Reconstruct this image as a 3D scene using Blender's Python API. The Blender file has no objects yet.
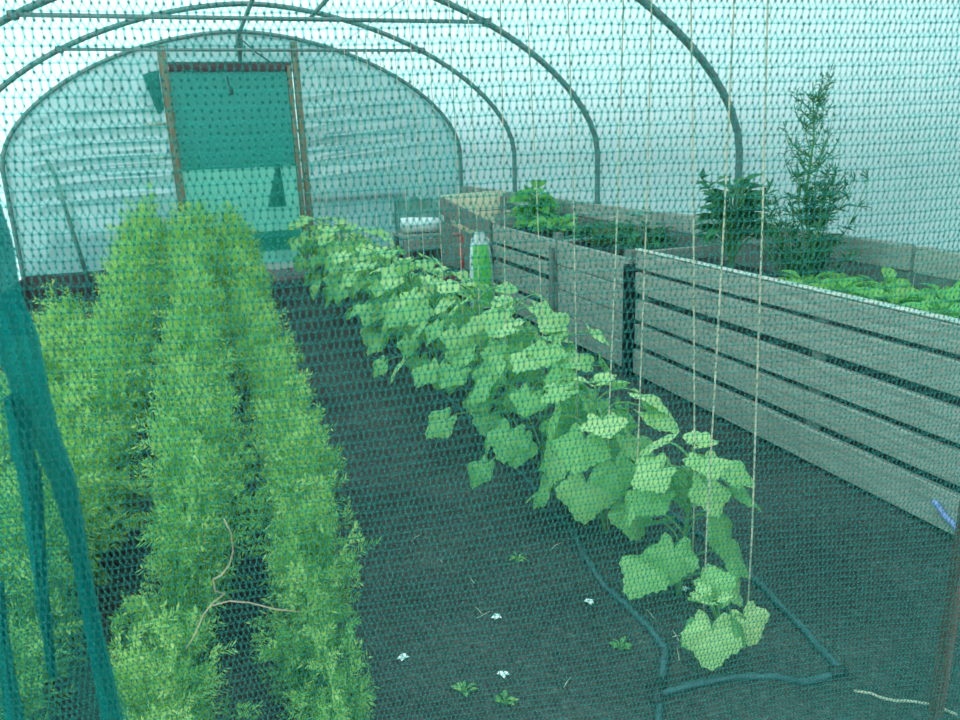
import bpy, math, random
import numpy as np
from mathutils import Vector, Matrix, noise, Euler

random.seed(7)
SC = bpy.context.scene
COL = SC.collection
PI = math.pi
V = Vector

# ------------------------------------------------------------------ helpers
class MB:
    """collects geometry for ONE mesh object"""
    def __init__(s):
        s.v, s.f, s.m, s.uv, s.t = [], [], [], [], []
        s.smooth = True
    def vert(s, p, uv=(0, 0), t=0.5):
        s.v.append(tuple(p)); s.uv.append(uv); s.t.append(t)
        return len(s.v) - 1
    def face(s, idx, m=0):
        s.f.append(tuple(idx)); s.m.append(m)
    def box(s, c, size, rot=None, m=0, bev=0.0, t=0.5):
        hx, hy, hz = size[0] / 2, size[1] / 2, size[2] / 2
        c = V(c)
        b = min(bev, hx * .8, hy * .8, hz * .8)
        M = rot if rot is not None else Matrix.Identity(3)
        def P(x, y, z): return s.vert(c + M @ V((x, y, z)), (x, z), t)
        if b <= 0:
            i = [P(sx * hx, sy * hy, sz * hz) for sz in (-1, 1) for sy in (-1, 1) for sx in (-1, 1)]
            for q in ((0, 2, 3, 1), (4, 5, 7, 6), (0, 1, 5, 4), (2, 6, 7, 3), (0, 4, 6, 2), (1, 3, 7, 5)):
                s.face([i[k] for k in q], m)
            return
        # chamfered box: each corner gets 3 verts
        id = {}
        for sx in (-1, 1):
            for sy in (-1, 1):
                for sz in (-1, 1):
                    id[sx, sy, sz, 0] = P(sx * hx, sy * (hy - b), sz * (hz - b))
                    id[sx, sy, sz, 1] = P(sx * (hx - b), sy * hy, sz * (hz - b))
                    id[sx, sy, sz, 2] = P(sx * (hx - b), sy * (hy - b), sz * hz)
        for g in (-1, 1):
            s.face([id[g, a, c2, 0] for a, c2 in ((-1, -1), (1, -1), (1, 1), (-1, 1))][::g], m)
            s.face([id[a, g, c2, 1] for a, c2 in ((-1, -1), (-1, 1), (1, 1), (1, -1))][::g], m)
            s.face([id[a, c2, g, 2] for a, c2 in ((-1, -1), (1, -1), (1, 1), (-1, 1))][::g], m)
        for a in (-1, 1):
            for c2 in (-1, 1):
                s.face([id[a, c2, -1, 0], id[a, c2, 1, 0], id[a, c2, 1, 1], id[a, c2, -1, 1]], m)
                s.face([id[a, -1, c2, 0], id[a, 1, c2, 0], id[a, 1, c2, 2], id[a, -1, c2, 2]], m)
                s.face([id[-1, a, c2, 1], id[1, a, c2, 1], id[1, a, c2, 2], id[-1, a, c2, 2]], m)
        for a in (-1, 1):
            for c2 in (-1, 1):
                for d in (-1, 1):
                    s.face([id[a, c2, d, 0], id[a, c2, d, 1], id[a, c2, d, 2]], m)
    def tube(s, pts, r, n=8, m=0, cap=True, t=0.5):
        pts = [V(p) for p in pts]
        rs = r if isinstance(r, (list, tuple)) else [r] * len(pts)
        up = None
        rings = []
        for i, p in enumerate(pts):
            a = pts[max(i - 1, 0)]; b = pts[min(i + 1, len(pts) - 1)]
            d = (b - a).normalized()
            if up is None:
                up = V((0, 0, 1)) if abs(d.z) < .9 else V((1, 0, 0))
            x = d.cross(up).normalized(); up = x.cross(d).normalized()
            rings.append([s.vert(p + (x * math.cos(k * 2 * PI / n) + up * math.sin(k * 2 * PI / n)) * rs[i], (k / n, i), t) for k in range(n)])
        for A, B in zip(rings, rings[1:]):
            for k in range(n):
                s.face((A[k], A[(k + 1) % n], B[(k + 1) % n], B[k]), m)
        if cap:
            s.face(rings[0][::-1], m); s.face(rings[-1], m)
    def grid(s, fn, nu, nv, m=0, uvfn=None):
        ids = [[s.vert(fn(i / nu, j / nv), (i / nu, j / nv)) for i in range(nu + 1)] for j in range(nv + 1)]
        for j in range(nv):
            for i in range(nu):
                s.face((ids[j][i], ids[j][i + 1], ids[j + 1][i + 1], ids[j + 1][i]), m)
    def build(s, name, mats, parent=None, smooth=None, loc=None):
        me = mesh_from(name, s, mats, s.smooth if smooth is None else smooth)
        o = bpy.data.objects.new(name, me)
        COL.objects.link(o)
        if loc: o.location = loc
        if parent is not None: o.parent = parent
        return o

def mesh_from(name, b, mats, smooth=True):
    me = bpy.data.meshes.new(name)
    me.from_pydata(b.v, [], b.f)
    if not isinstance(mats, (list, tuple)): mats = [mats]
    for m in mats: me.materials.append(m)
    me.polygons.foreach_set('material_index', b.m)
    me.polygons.foreach_set('use_smooth', [smooth] * len(b.f))
    uv = me.uv_layers.new(name='UVMap')
    li = np.empty(len(me.loops), dtype=np.int32)
    me.loops.foreach_get('vertex_index', li)
    uv.data.foreach_set('uv', np.array(b.uv, dtype=np.float32)[li].ravel())
    at = me.attributes.new('tint', 'FLOAT', 'POINT')
    at.data.foreach_set('value', np.array(b.t, dtype=np.float32))
    me.update()
    return me

def tag(o, label=None, cat=None, group=None, kind=None):
    if label: o['label'] = label
    if cat: o['category'] = cat
    if group: o['group'] = group
    if kind: o['kind'] = kind
    return o

def empty(name, loc=(0, 0, 0), rz=0):
    o = bpy.data.objects.new(name, None)
    o.empty_display_size = .1
    COL.objects.link(o); o.location = loc; o.rotation_euler = (0, 0, rz)
    return o

# ------------------------------------------------------------------ materials
def nmat(name):
    m = bpy.data.materials.new(name); m.use_nodes = True
    nt = m.node_tree; nt.nodes.clear()
    out = nt.nodes.new('ShaderNodeOutputMaterial')
    return m, nt, out
def N(nt, t, **k):
    n = nt.nodes.new(t)
    for a, b in k.items():
        if a in n.inputs.keys() if isinstance(a, str) else False: n.inputs[a].default_value = b
        else: setattr(n, a, b)
    return n
def L(nt, a, b): nt.links.new(a, b)
def ramp(nt, fac, stops):
    r = nt.nodes.new('ShaderNodeValToRGB')
    while len(r.color_ramp.elements) < len(stops): r.color_ramp.elements.new(.5)
    for e, (p, c) in zip(r.color_ramp.elements, stops):
        e.position = p; e.color = (*c, 1)
    L(nt, fac, r.inputs[0]); return r.outputs[0]
def coords(nt, kind='Object', scale=(1, 1, 1)):
    tc = nt.nodes.new('ShaderNodeTexCoord'); mp = nt.nodes.new('ShaderNodeMapping')
    mp.inputs['Scale'].default_value = scale
    L(nt, tc.outputs[kind], mp.inputs[0]); return mp.outputs[0]
def noise_n(nt, vec, scale, detail=4, rough=.55, dist=0):
    n = nt.nodes.new('ShaderNodeTexNoise')
    n.inputs['Scale'].default_value = scale; n.inputs['Detail'].default_value = detail
    n.inputs['Roughness'].default_value = rough; n.inputs['Distortion'].default_value = dist
    L(nt, vec, n.inputs['Vector']); return n.outputs['Fac']
def bump(nt, h, strength, dist=.01):
    b = nt.nodes.new('ShaderNodeBump'); b.inputs['Strength'].default_value = strength
    b.inputs['Distance'].default_value = dist
    L(nt, h, b.inputs['Height']); return b.outputs[0]

def simple(name, stops, scale=8, rough=.7, vec_scale=(1, 1, 1), bmp=.2, bdist=.004, metal=0, detail=5, dist=0, spec=.4):
    m, nt, out = nmat(name)
    p = N(nt, 'ShaderNodeBsdfPrincipled')
    c = coords(nt, 'Object', vec_scale)
    f = noise_n(nt, c, scale, detail, .6, dist)
    L(nt, ramp(nt, f, stops), p.inputs['Base Color'])
    p.inputs['Roughness'].default_value = rough; p.inputs['Metallic'].default_value = metal
    p.inputs['Specular IOR Level'].default_value = spec
    if bmp: L(nt, bump(nt, f, bmp, bdist), p.inputs['Normal'])
    L(nt, p.outputs[0], out.inputs[0]); return m

def film(name, trans, diff, gloss=.08, rough=.22, tmix=.8, scale=1.2, bmp=.15):
    """milky greenhouse polythene: mostly translucent with a slight sheen"""
    m, nt, out = nmat(name)
    c = coords(nt, 'Object', (1, 1, 1))
    f = noise_n(nt, c, scale, 3)
    nb = bump(nt, f, bmp, .02)
    t = N(nt, 'ShaderNodeBsdfTranslucent'); t.inputs[0].default_value = (*trans, 1)
    d = N(nt, 'ShaderNodeBsdfDiffuse'); d.inputs[0].default_value = (*diff, 1)
    g = N(nt, 'ShaderNodeBsdfGlossy'); g.inputs['Roughness'].default_value = rough
    L(nt, nb, g.inputs['Normal'])
    a = N(nt, 'ShaderNodeMixShader'); a.inputs[0].default_value = tmix
    L(nt, d.outputs[0], a.inputs[1]); L(nt, t.outputs[0], a.inputs[2])
    b = N(nt, 'ShaderNodeMixShader'); b.inputs[0].default_value = gloss
    L(nt, a.outputs[0], b.inputs[1]); L(nt, g.outputs[0], b.inputs[2])
    L(nt, b.outputs[0], out.inputs[0]); return m

def leafmat(name, stops, trans=.4, rough=.5, veins=False, tcol=(.35, .7, .12)):
    m, nt, out = nmat(name)
    at = N(nt, 'ShaderNodeAttribute', attribute_name='tint')
    oi = N(nt, 'ShaderNodeObjectInfo')
    c = coords(nt, 'Object')
    f = noise_n(nt, c, 22, 3)
    s1 = N(nt, 'ShaderNodeMath', operation='MULTIPLY_ADD'); s1.inputs[1].default_value = .35
    L(nt, f, s1.inputs[0]); L(nt, at.outputs['Fac'], s1.inputs[2])
    s2 = N(nt, 'ShaderNodeMath', operation='MULTIPLY_ADD'); s2.inputs[1].default_value = .12
    L(nt, oi.outputs['Random'], s2.inputs[0]); L(nt, s1.outputs[0], s2.inputs[2])
    s3 = N(nt, 'ShaderNodeMath', operation='SUBTRACT'); s3.inputs[1].default_value = .23
    L(nt, s2.outputs[0], s3.inputs[0])
    col = ramp(nt, s3.outputs[0], stops)
    p = N(nt, 'ShaderNodeBsdfPrincipled'); p.inputs['Roughness'].default_value = rough
    p.inputs['Specular IOR Level'].default_value = .45
    if veins:
        uv = N(nt, 'ShaderNodeUVMap'); uv.uv_map = 'UVMap'
        sp = N(nt, 'ShaderNodeSeparateXYZ'); L(nt, uv.outputs[0], sp.inputs[0])
        an = N(nt, 'ShaderNodeMath', operation='ARCTAN2'); L(nt, sp.outputs[0], an.inputs[0]); L(nt, sp.outputs[1], an.inputs[1])
        h = N(nt, 'ShaderNodeMath', operation='MULTIPLY'); h.inputs[1].default_value = 2.5; L(nt, an.outputs[0], h.inputs[0])
        sn = N(nt, 'ShaderNodeMath', operation='SINE'); L(nt, h.outputs[0], sn.inputs[0])
        ab = N(nt, 'ShaderNodeMath', operation='ABSOLUTE'); L(nt, sn.outputs[0], ab.inputs[0])
        ln = N(nt, 'ShaderNodeVectorMath', operation='LENGTH'); L(nt, uv.outputs[0], ln.inputs[0])
        ds = N(nt, 'ShaderNodeMath', operation='MULTIPLY'); L(nt, ab.outputs[0], ds.inputs[0]); L(nt, ln.outputs['Value'], ds.inputs[1])
        mr = N(nt, 'ShaderNodeMapRange'); mr.inputs['From Min'].default_value = .01; mr.inputs['From Max'].default_value = .075
        mr.inputs['To Min'].default_value = .55; mr.inputs['To Max'].default_value = 0.
        L(nt, ds.outputs[0], mr.inputs['Value'])
        mx = N(nt, 'ShaderNodeMix', data_type='RGBA'); L(nt, mr.outputs[0], mx.inputs['Factor'])
        L(nt, col, mx.inputs['A']); mx.inputs['B'].default_value = (.45, .68, .3, 1)
        col = mx.outputs['Result']
        L(nt, bump(nt, ds.outputs[0], .4, .01), p.inputs['Normal'])
    L(nt, col, p.inputs['Base Color'])
    t = N(nt, 'ShaderNodeBsdfTranslucent'); t.inputs[0].default_value = (*tcol, 1)
    mt = N(nt, 'ShaderNodeMix', data_type='RGBA'); mt.inputs['Factor'].default_value = .5
    L(nt, col, mt.inputs['A']); mt.inputs['B'].default_value = (*tcol, 1); L(nt, mt.outputs['Result'], t.inputs[0])
    a = N(nt, 'ShaderNodeMixShader'); a.inputs[0].default_value = trans
    L(nt, p.outputs[0], a.inputs[1]); L(nt, t.outputs[0], a.inputs[2])
    L(nt, a.outputs[0], out.inputs[0]); return m

def netmat(name, col, clear, trans=.45, rough=.45):
    """thin plastic tape of the netting: coloured, a little see-through"""
    m, nt, out = nmat(name)
    d = N(nt, 'ShaderNodeBsdfPrincipled'); d.inputs['Base Color'].default_value = (*col, 1); d.inputs['Roughness'].default_value = rough
    t = N(nt, 'ShaderNodeBsdfTranslucent'); t.inputs[0].default_value = (*col, 1)
    tr = N(nt, 'ShaderNodeBsdfTransparent'); tr.inputs[0].default_value = (.62, .965, .95, 1)
    a = N(nt, 'ShaderNodeMixShader'); a.inputs[0].default_value = trans
    L(nt, d.outputs[0], a.inputs[1]); L(nt, t.outputs[0], a.inputs[2])
    b = N(nt, 'ShaderNodeMixShader'); b.inputs[0].default_value = clear
    L(nt, a.outputs[0], b.inputs[1]); L(nt, tr.outputs[0], b.inputs[2])
    L(nt, b.outputs[0], out.inputs[0]); return m

M = {}
M['film'] = film('polythene', (.74, .92, .94), (.73, .91, .93), gloss=.06, tmix=.82)
M['film_end'] = film('creased_polythene_dimmed', (.25, .47, .465), (.50, .72, .71), gloss=.24, rough=.2, tmix=.70, scale=5, bmp=.5)  # film colour darkened to stand in for dim surroundings beyond the end wall
M['steel'] = simple('galvanised_steel', [(.3, (.10, .17, .16)), (.7, (.19, .28, .26))], 30, .45, metal=.2, bmp=.05)
M['wood_old'] = simple('weathered_boards', [(.25, (.21, .20, .17)), (.5, (.38, .365, .31)), (.75, (.54, .52, .46))], 6, .85, (14, .9, 14), .35, .004, detail=8, dist=.6)
M['wood_end'] = simple('weathered_end_boards', [(.25, (.21, .20, .17)), (.5, (.38, .365, .31)), (.75, (.54, .52, .46))], 6, .85, (.9, 14, 14), .35, .004, detail=8, dist=.6)
M['wood_post'] = simple('weathered_post', [(.3, (.14, .14, .12)), (.7, (.30, .29, .25))], 6, .85, (14, 14, .9), .3)
M['wood_dark'] = simple('dark_stained_timber', [(.3, (.045, .035, .035)), (.7, (.12, .085, .08))], 6, .85, (.9, 12, 12), .3)
M['wood_tan'] = simple('tan_timber', [(.3, (.15, .12, .07)), (.7, (.26, .22, .14))], 6, .75, (12, 12, .9), .25)
M['wood_pale'] = simple('new_pale_timber', [(.3, (.84, .70, .48)), (.7, (.95, .84, .64))], 6, .7, (.9, 12, 12), .2)
M['wood_red'] = simple('brown_stake_timber', [(.3, (.16, .05, .04)), (.7, (.30, .12, .09))], 9, .8, (12, 12, .9), .3)
M['cap'] = simple('pale_sun_bleached_edge', [(.3, (.55, .55, .48)), (.7, (.78, .78, .70))], 9, .7, (12, .9, 12), .2)
M['black'] = simple('black_rubber', [(.3, (.012, .013, .014)), (.7, (.03, .032, .034))], 20, .5, bmp=.05)
M['hose'] = simple('grey_blue_hose', [(.3, (.03, .075, .085)), (.7, (.06, .12, .135))], 20, .45, bmp=.05)
M['string'] = simple('jute_string', [(.3, (.55, .45, .30)), (.7, (.78, .66, .48))], 60, .9, bmp=.2)
M['cane'] = simple('dry_cane', [(.3, (.38, .34, .24)), (.7, (.6, .56, .42))], 40, .8, bmp=.1)
M['white'] = simple('white_plastic', [(.3, (.78, .82, .82)), (.7, (.92, .95, .95))], 5, .5, bmp=.05)
M['grey'] = simple('grey_plastic', [(.3, (.16, .19, .18)), (.7, (.26, .30, .28))], 9, .6, bmp=.1)
M['red'] = simple('red_paint', [(.3, (.45, .04, .05)), (.7, (.62, .09, .10))], 9, .5, bmp=.05)
M['maroon'] = simple('maroon_plastic', [(.3, (.13, .012, .02)), (.7, (.22, .03, .04))], 9, .5, bmp=.05)
M['baggreen'] = simple('bright_green_print', [(.3, (.10, .62, .07)), (.7, (.28, .80, .16))], 5, .4, bmp=.1)
M['lilac'] = simple('lilac_rope', [(.3, (.20, .24, .62)), (.7, (.40, .42, .85))], 80, .8, (1, 1, 1), .4)
M['petal'] = simple('white_petal', [(.3, (.75, .8, .78)), (.7, (.92, .95, .93))], 20, .6, bmp=0)

M['cuke'] = leafmat('cucumber_leaf', [(.1, (.11, .37, .10)), (.45, (.29, .60, .18)), (.9, (.68, .86, .36))], .38, .45, True, (.22, .60, .12))
M['stem'] = leafmat('plant_stem', [(.2, (.10, .28, .06)), (.8, (.28, .46, .16))], .1, .6)
M['feather'] = leafmat('feathery_leaf', [(.1, (.09, .31, .07)), (.5, (.25, .53, .13)), (.9, (.56, .74, .24))], .42, .55, False, (.30, .62, .10))
M['lettuce'] = leafmat('lettuce_leaf', [(.1, (.13, .48, .10)), (.5, (.30, .68, .16)), (.9, (.62, .82, .26))], .4, .5, False, (.45, .8, .15))
M['darkleaf'] = leafmat('dark_shrub_leaf', [(.1, (.02, .10, .035)), (.5, (.04, .19, .06)), (.9, (.10, .32, .10))], .22, .5, False, (.12, .4, .1))
M['paleflower'] = leafmat('pale_flower', [(.2, (.45, .66, .52)), (.8, (.75, .86, .76))], .3, .6, False, (.6, .8, .65))

NETCOL = (.13, .58, .54)
M['net'] = netmat('teal_net_tape', NETCOL, .77, .45)
M['knot'] = netmat('teal_net_knot', (.01, .26, .23), .18, .35)
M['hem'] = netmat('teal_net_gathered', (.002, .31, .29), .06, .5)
M['doornet'] = netmat('green_door_net', (.001, .23, .175), .06, .55)
M['doornet_pale'] = netmat('pale_green_door_sheet', (.16, .52, .40), .06, .55)
M['doornet_mid'] = netmat('green_door_band', (.015, .34, .25), .05, .55)

M['sheet'] = simple('dull_teal_sheet', [(.3, (.14, .30, .26)), (.7, (.26, .46, .40))], 7, .6, bmp=.2)
def soilmat():
    m, nt, out = nmat('dark_garden_soil')
    p = N(nt, 'ShaderNodeBsdfPrincipled'); p.inputs['Roughness'].default_value = .95; p.inputs['Specular IOR Level'].default_value = .15
    c = coords(nt, 'Object')
    f = noise_n(nt, c, 2.2, 6); g = noise_n(nt, c, 60, 6, .65)
    base = ramp(nt, f, [(.3, (.05, .049, .047)), (.7, (.115, .11, .102))])
    sp = ramp(nt, g, [(.35, (.25, .25, .25)), (.6, (1, 1, 1)), (.72, (2.4, 2.2, 1.9))])
    mx = N(nt, 'ShaderNodeMix', data_type='RGBA', blend_type='MULTIPLY'); mx.inputs['Factor'].default_value = .8
    L(nt, base, mx.inputs['A']); L(nt, sp, mx.inputs['B'])
    L(nt, mx.outputs['Result'], p.inputs['Base Color'])
    L(nt, bump(nt, g, .7, .012), p.inputs['Normal'])
    L(nt, p.outputs[0], out.inputs[0]); return m
M['soil'] = soilmat()

# ------------------------------------------------------------------ the tunnel shell
A, HS, HA, EXP = 2.1, 1.1504, 1.1389, 1.742       # half width, spring height, arc height, roundness
Y0, PITCH = 7.972, 1.5246
YN = .36                                          # near end of the tunnel
def arc(t, off=0.0):                              # t 0..pi over the crown
    c, s_ = math.cos(t), math.sin(t)
    return V((-(A + off) * math.copysign(abs(c) ** (2 / EXP), c), 0, HS + (HA + off) * abs(s_) ** (2 / EXP)))
def arcz(x):
    return HS + HA * max(0, 1 - abs(x / A) ** EXP) ** (1 / EXP)
# evenly spaced crown points
_ts = [i / 400 * PI for i in range(401)]
_pts = [arc(t) for t in _ts]
_len = [0]
for a, b in zip(_pts, _pts[1:]): _len.append(_len[-1] + (b - a).length)
def crown(u, off=0.0):
    target = u * _len[-1]
    lo = 0
    import bisect
    i = min(max(bisect.bisect_left(_len, target), 1), 400)
    k = (target - _len[i - 1]) / max(1e-9, _len[i] - _len[i - 1])
    return arc(_ts[i - 1] + (_ts[i] - _ts[i - 1]) * k, off)

b = MB()
def film_pos(p, y, amt=.012):                     # the film dips very slightly between the hoops
    ph = ((Y0 - y) / PITCH) % 1
    k = math.sin(ph * PI) ** 2
    return k * amt
def roof_fn(u, v):
    y = YN + (Y0 + .03 - YN) * v
    p = crown(u, .034 - film_pos(None, y)); p.y = y; return p
b.grid(roof_fn, 64, 60)
tag(b.build('ceiling', M['film']), kind='structure')
for nm, s_ in (('wall_left', -1), ('wall_right', 1)):
    b = MB()
    b.grid(lambda u, v: V((s_ * (A + .034 - film_pos(None, YN + (Y0 + .03 - YN) * u)), YN + (Y0 + .03 - YN) * u, HS * v)), 60, 6)
    tag(b.build(nm, M['film']), kind='structure')

# end wall film with the creases pulled from the door frame
def crease(x, z):
    d = min(abs(x + .68), abs(x - .52))
    fall = math.exp(-d / .9)
    side = -1 if x < 0 else 1
    zz = z - 1.25 + (.10 * d if side < 0 else -.18 * d)
    w = 0
    for c, wd, a in ((-.18, .03, .026), (-.08, .018, .016), (.02, .035, .03), (.14, .02, .018), (.27, .03, .022), (.42, .022, .014), (-.34, .03, .02)):
        w += a * math.exp(-((zz - c - .03 * math.sin(3 * x)) / wd) ** 2)
    return 1.7 * w * (.35 + fall) + .02 * noise.noise(V((x * 1.3, z * 3.0, 3.1))) + .012 * noise.noise(V((x * 5, z * 1.4, 8)))
ZB = .19
def end_panel(b, x0, x1, zlo, nu, nv):
    def fn(u, v):
        x = x0 + (x1 - x0) * u
        z1 = arcz(x) + .02 if abs(x) < A else HS
        z = zlo + (z1 - zlo) * v
        edge = min(1, 6 * min(u, 1 - u, v + .1, 1 - v))
        return V((x, Y0 + .03 - crease(x, z) * max(0, edge), z))
    b.grid(fn, nu, nv)
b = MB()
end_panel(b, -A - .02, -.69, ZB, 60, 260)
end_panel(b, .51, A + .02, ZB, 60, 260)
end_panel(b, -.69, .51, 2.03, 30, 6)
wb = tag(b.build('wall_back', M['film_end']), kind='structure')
for z, x0, x1 in ((1.385, .50, 1.02), (.75, .52, 1.5)):
    q = MB(); q.box(((x0 + x1) / 2, Y0 + .075, z), (x1 - x0, .03, .05), bev=.004); q.build('batten', M['wood_dark'], wb)
q = MB(); q.box((-.82, Y0 - .005, 1.50), (.20, .006, .022)); q.box((-.80, Y0 - .005, 1.2), (.16, .006, .018))
q.build('repair_tape', M['cane'], wb)

# bottom boards of the shell
b = MB(); b.box((-1.40, Y0 - .02, .10), (1.38, .04, .22), bev=.006)
b.box((1.30, Y0 - .02, .10), (1.56, .04, .22), bev=.006)
tag(b.build('baseboard_back', M['wood_dark']), kind='structure')
b = MB()
for y0, y1 in ((YN, 2.28), (2.29, 4.05), (4.06, 5.9), (5.91, 7.9)):
    b.box((A - .005, (y0 + y1) / 2, .755 + .004 * math.sin(y0 * 9)), (.034, y1 - y0 - .01, .105), bev=.005)
    b.box((A + .003, (y0 + y1) / 2, .64), (.03, y1 - y0 - .01, .135), bev=.005, m=1)
    b.box((A + .003, (y0 + y1) / 2, .33), (.03, y1 - y0 - .01, .40), bev=.005, m=1)
tag(b.build('baseboard_right', [M['wood_old'], M['wood_post']], smooth=False), kind='structure')
b = MB(); b.box((-A + .005, 4.13, .10), (.034, 7.6, .2), bev=.006)
tag(b.build('baseboard_left', M['wood_dark'], smooth=False), kind='structure')

# ------------------------------------------------------------------ soil floor
def soil_h(x, y):
    h = .018 * noise.noise(V((x * 2.3, y * 2.3, 0))) + .012 * noise.noise(V((x * 9, y * 9, 2)))
    h += .010 * noise.noise(V((x * 26, y * 26, 5)))
    for rx in (-.27, -.62, -.98, -1.34, .55):
        h += .035 * math.exp(-((x - rx) / .13) ** 2)
    return h - .012
b = MB()
X0, X1, Y1_, Y2_ = -2.12, 2.12, -.3, 8.6
nx, ny = 150, 300
b.grid(lambda u, v: V((X0 + (X1 - X0) * u, Y1_ + (Y2_ - Y1_) * v, soil_h(X0 + (X1 - X0) * u, Y1_ + (Y2_ - Y1_) * v))), nx, ny)
fl = tag(b.build('floor', M['soil']), kind='structure')

# ------------------------------------------------------------------ steel frame
hl = {0: 'steel hoop tight against the end wall, framing the netted door', 1: 'steel hoop with crossbar, next one in from the end wall',
      2: 'steel hoop with crossbar, third counted from the end wall', 3: 'steel hoop behind the tall wispy plant, nearest hoop in view'}
for k in range(4):
    y = Y0 - k * PITCH - (.0 if k else .03)
    r = empty('tunnel_hoop', (0, y, 0))
    tag(r, hl[k], 'tunnel hoop', 'steel hoops of the tunnel frame')
    pts = [V((-A, 0, 0))] + [V((-A, 0, HS * j / 6)) for j in range(1, 6)] + [crown(j / 48) for j in range(49)] + [V((A, 0, HS * j / 6)) for j in range(5, -1, -1)]
    q = MB(); q.tube(pts, .019, 10); q.build('bow', M['steel'], r)
    if k in (1, 2, 3):
        z = 1.966
        xe = next(x / 1000 for x in range(1000, 2000) if arcz(x / 1000) < z)
        q = MB(); q.tube([(-xe + .01, -.03, z), (xe - .01, -.03, z)], .0125, 10); cb = q.build('crossbar', M['steel'], r)
        for s_ in (-1, 1):
            q = MB(); q.box((s_ * (xe - .005), -.015, z), (.05, .062, .045), bev=.008); q.build('clamp', M['steel'], cb)
b = MB(); b.tube([(0, YN, HS + HA - .038), (0, Y0 - .05, HS + HA - .038)], .017, 10)
rp = tag(b.build('ridge_pole', M['steel']), 'long steel ridge pole running under the crown of the hoops', 'ridge pole')
b = MB(); b.tube([(0, Y0 - .16, HS + HA - .055), (0, Y0 - .1, HS + HA - .10), (-.01, Y0 - .06, 2.02)], [.032, .034, .012], 10)
b.build('end_bracket', M['steel'], rp)
b = MB(); b.tube([(.44, 5.0, 2.19), (.44, 6.43, 2.19)], .016, 8)
tag(b.build('purlin_tube', M['steel']), 'short steel tube joining two hoops beside the ridge pole', 'frame tube')
b = MB(); b.tube([(.02, Y0 - .08, 2.22), (.14, Y0 - .06, 2.11), (.27, Y0 - .05, 2.02)], .006, 6)
tag(b.build('brace_wire', M['black']), 'thin slanting wire from the ridge pole to the door lintel', 'wire')
b = MB(); b.tube([(-1.72, 7.80, 1.22), (-1.69, 7.84, 1.1), (-1.55, 7.86, 0.0)], .02, 8)
tag(b.build('stay_pole', M['sheet']), 'dim leaning pole against the end wall above the dark baseboard', 'pole')

# ------------------------------------------------------------------ far door
d = empty('door_1', (-.09, Y0 - .03, 0)); tag(d, kind='structure')
def zpost(x): return arcz(x) - .03
b = MB(); b.box((-.585, 0, zpost(-.675) / 2), (.075, .05, zpost(-.675)), bev=.004); b.build('door_post', M['wood_tan'], d)
b = MB(); b.box((.585, 0, zpost(.5) / 2), (.06, .05, zpost(.5)), bev=.004); b.build('door_post', M['wood_tan'], d)
b = MB(); b.box((.515, -.035, 1.0), (.045, .03, 1.98), bev=.004); b.build('door_stop', M['wood_tan'], d)
b = MB(); b.box((0, -.01, 1.985), (1.09, .05, .085), bev=.004); b.build('lintel', M['wood_dark'], d)
def sheet(x0, x1, z0, z1, y, amp, seed, nu=40, nv=30):
    q = MB()
    def fn(u, v):
        x = x0 + (x1 - x0) * u; z = z0 + (z1 - z0) * v
        return V((x, y + amp * noise.noise(V((x * 7, z * 1.6, seed))) + amp * .5 * noise.noise(V((x * 18, z * 3, seed + 4))), z))
    q.grid(fn, nu, nv); return q
sheet(-.55, .50, 1.08, 1.96, -.03, .025, 1).build('net_panel', M['doornet'], d)
sheet(-.55, .50, .16, 1.10, -.012, .03, 9).build('lower_sheet', M['doornet_pale'], d)
sheet(-.30, .48, .28, .47, -.045, .012, 4, 30, 8).build('hem_band', M['doornet_mid'], d)
q = MB()
q.grid(lambda u, v: V((.30 + (.5 - v) * .0 + (u - .5) * (.03 + .15 * (1 - v)) + .05 * (v - .5), -.05 - .02 * math.sin(u * PI), .70 + .40 * v)), 10, 10)
q.build('net_fold', M['doornet'], d)
q = MB(); q.tube([(-.05, -.07, 1.90), (-.045, -.075, 1.83), (-.03, -.08, 1.80)], .006, 6); q.box((-.028, -.08, 1.765), (.035, .02, .06), bev=.006)
q.build('latch', M['black'], d)
b = MB()
b.grid(lambda u, v: V((-.72 - .14 * u * (.4 + .6 * v), Y0 - .085 + .012 * math.sin(u * 9), 1.62 + .34 * v - .04 * u)), 14, 14)
tag(b.build('net_scrap', M['doornet']), 'scrap of teal netting tucked behind the door post top', 'netting scrap')

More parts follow.
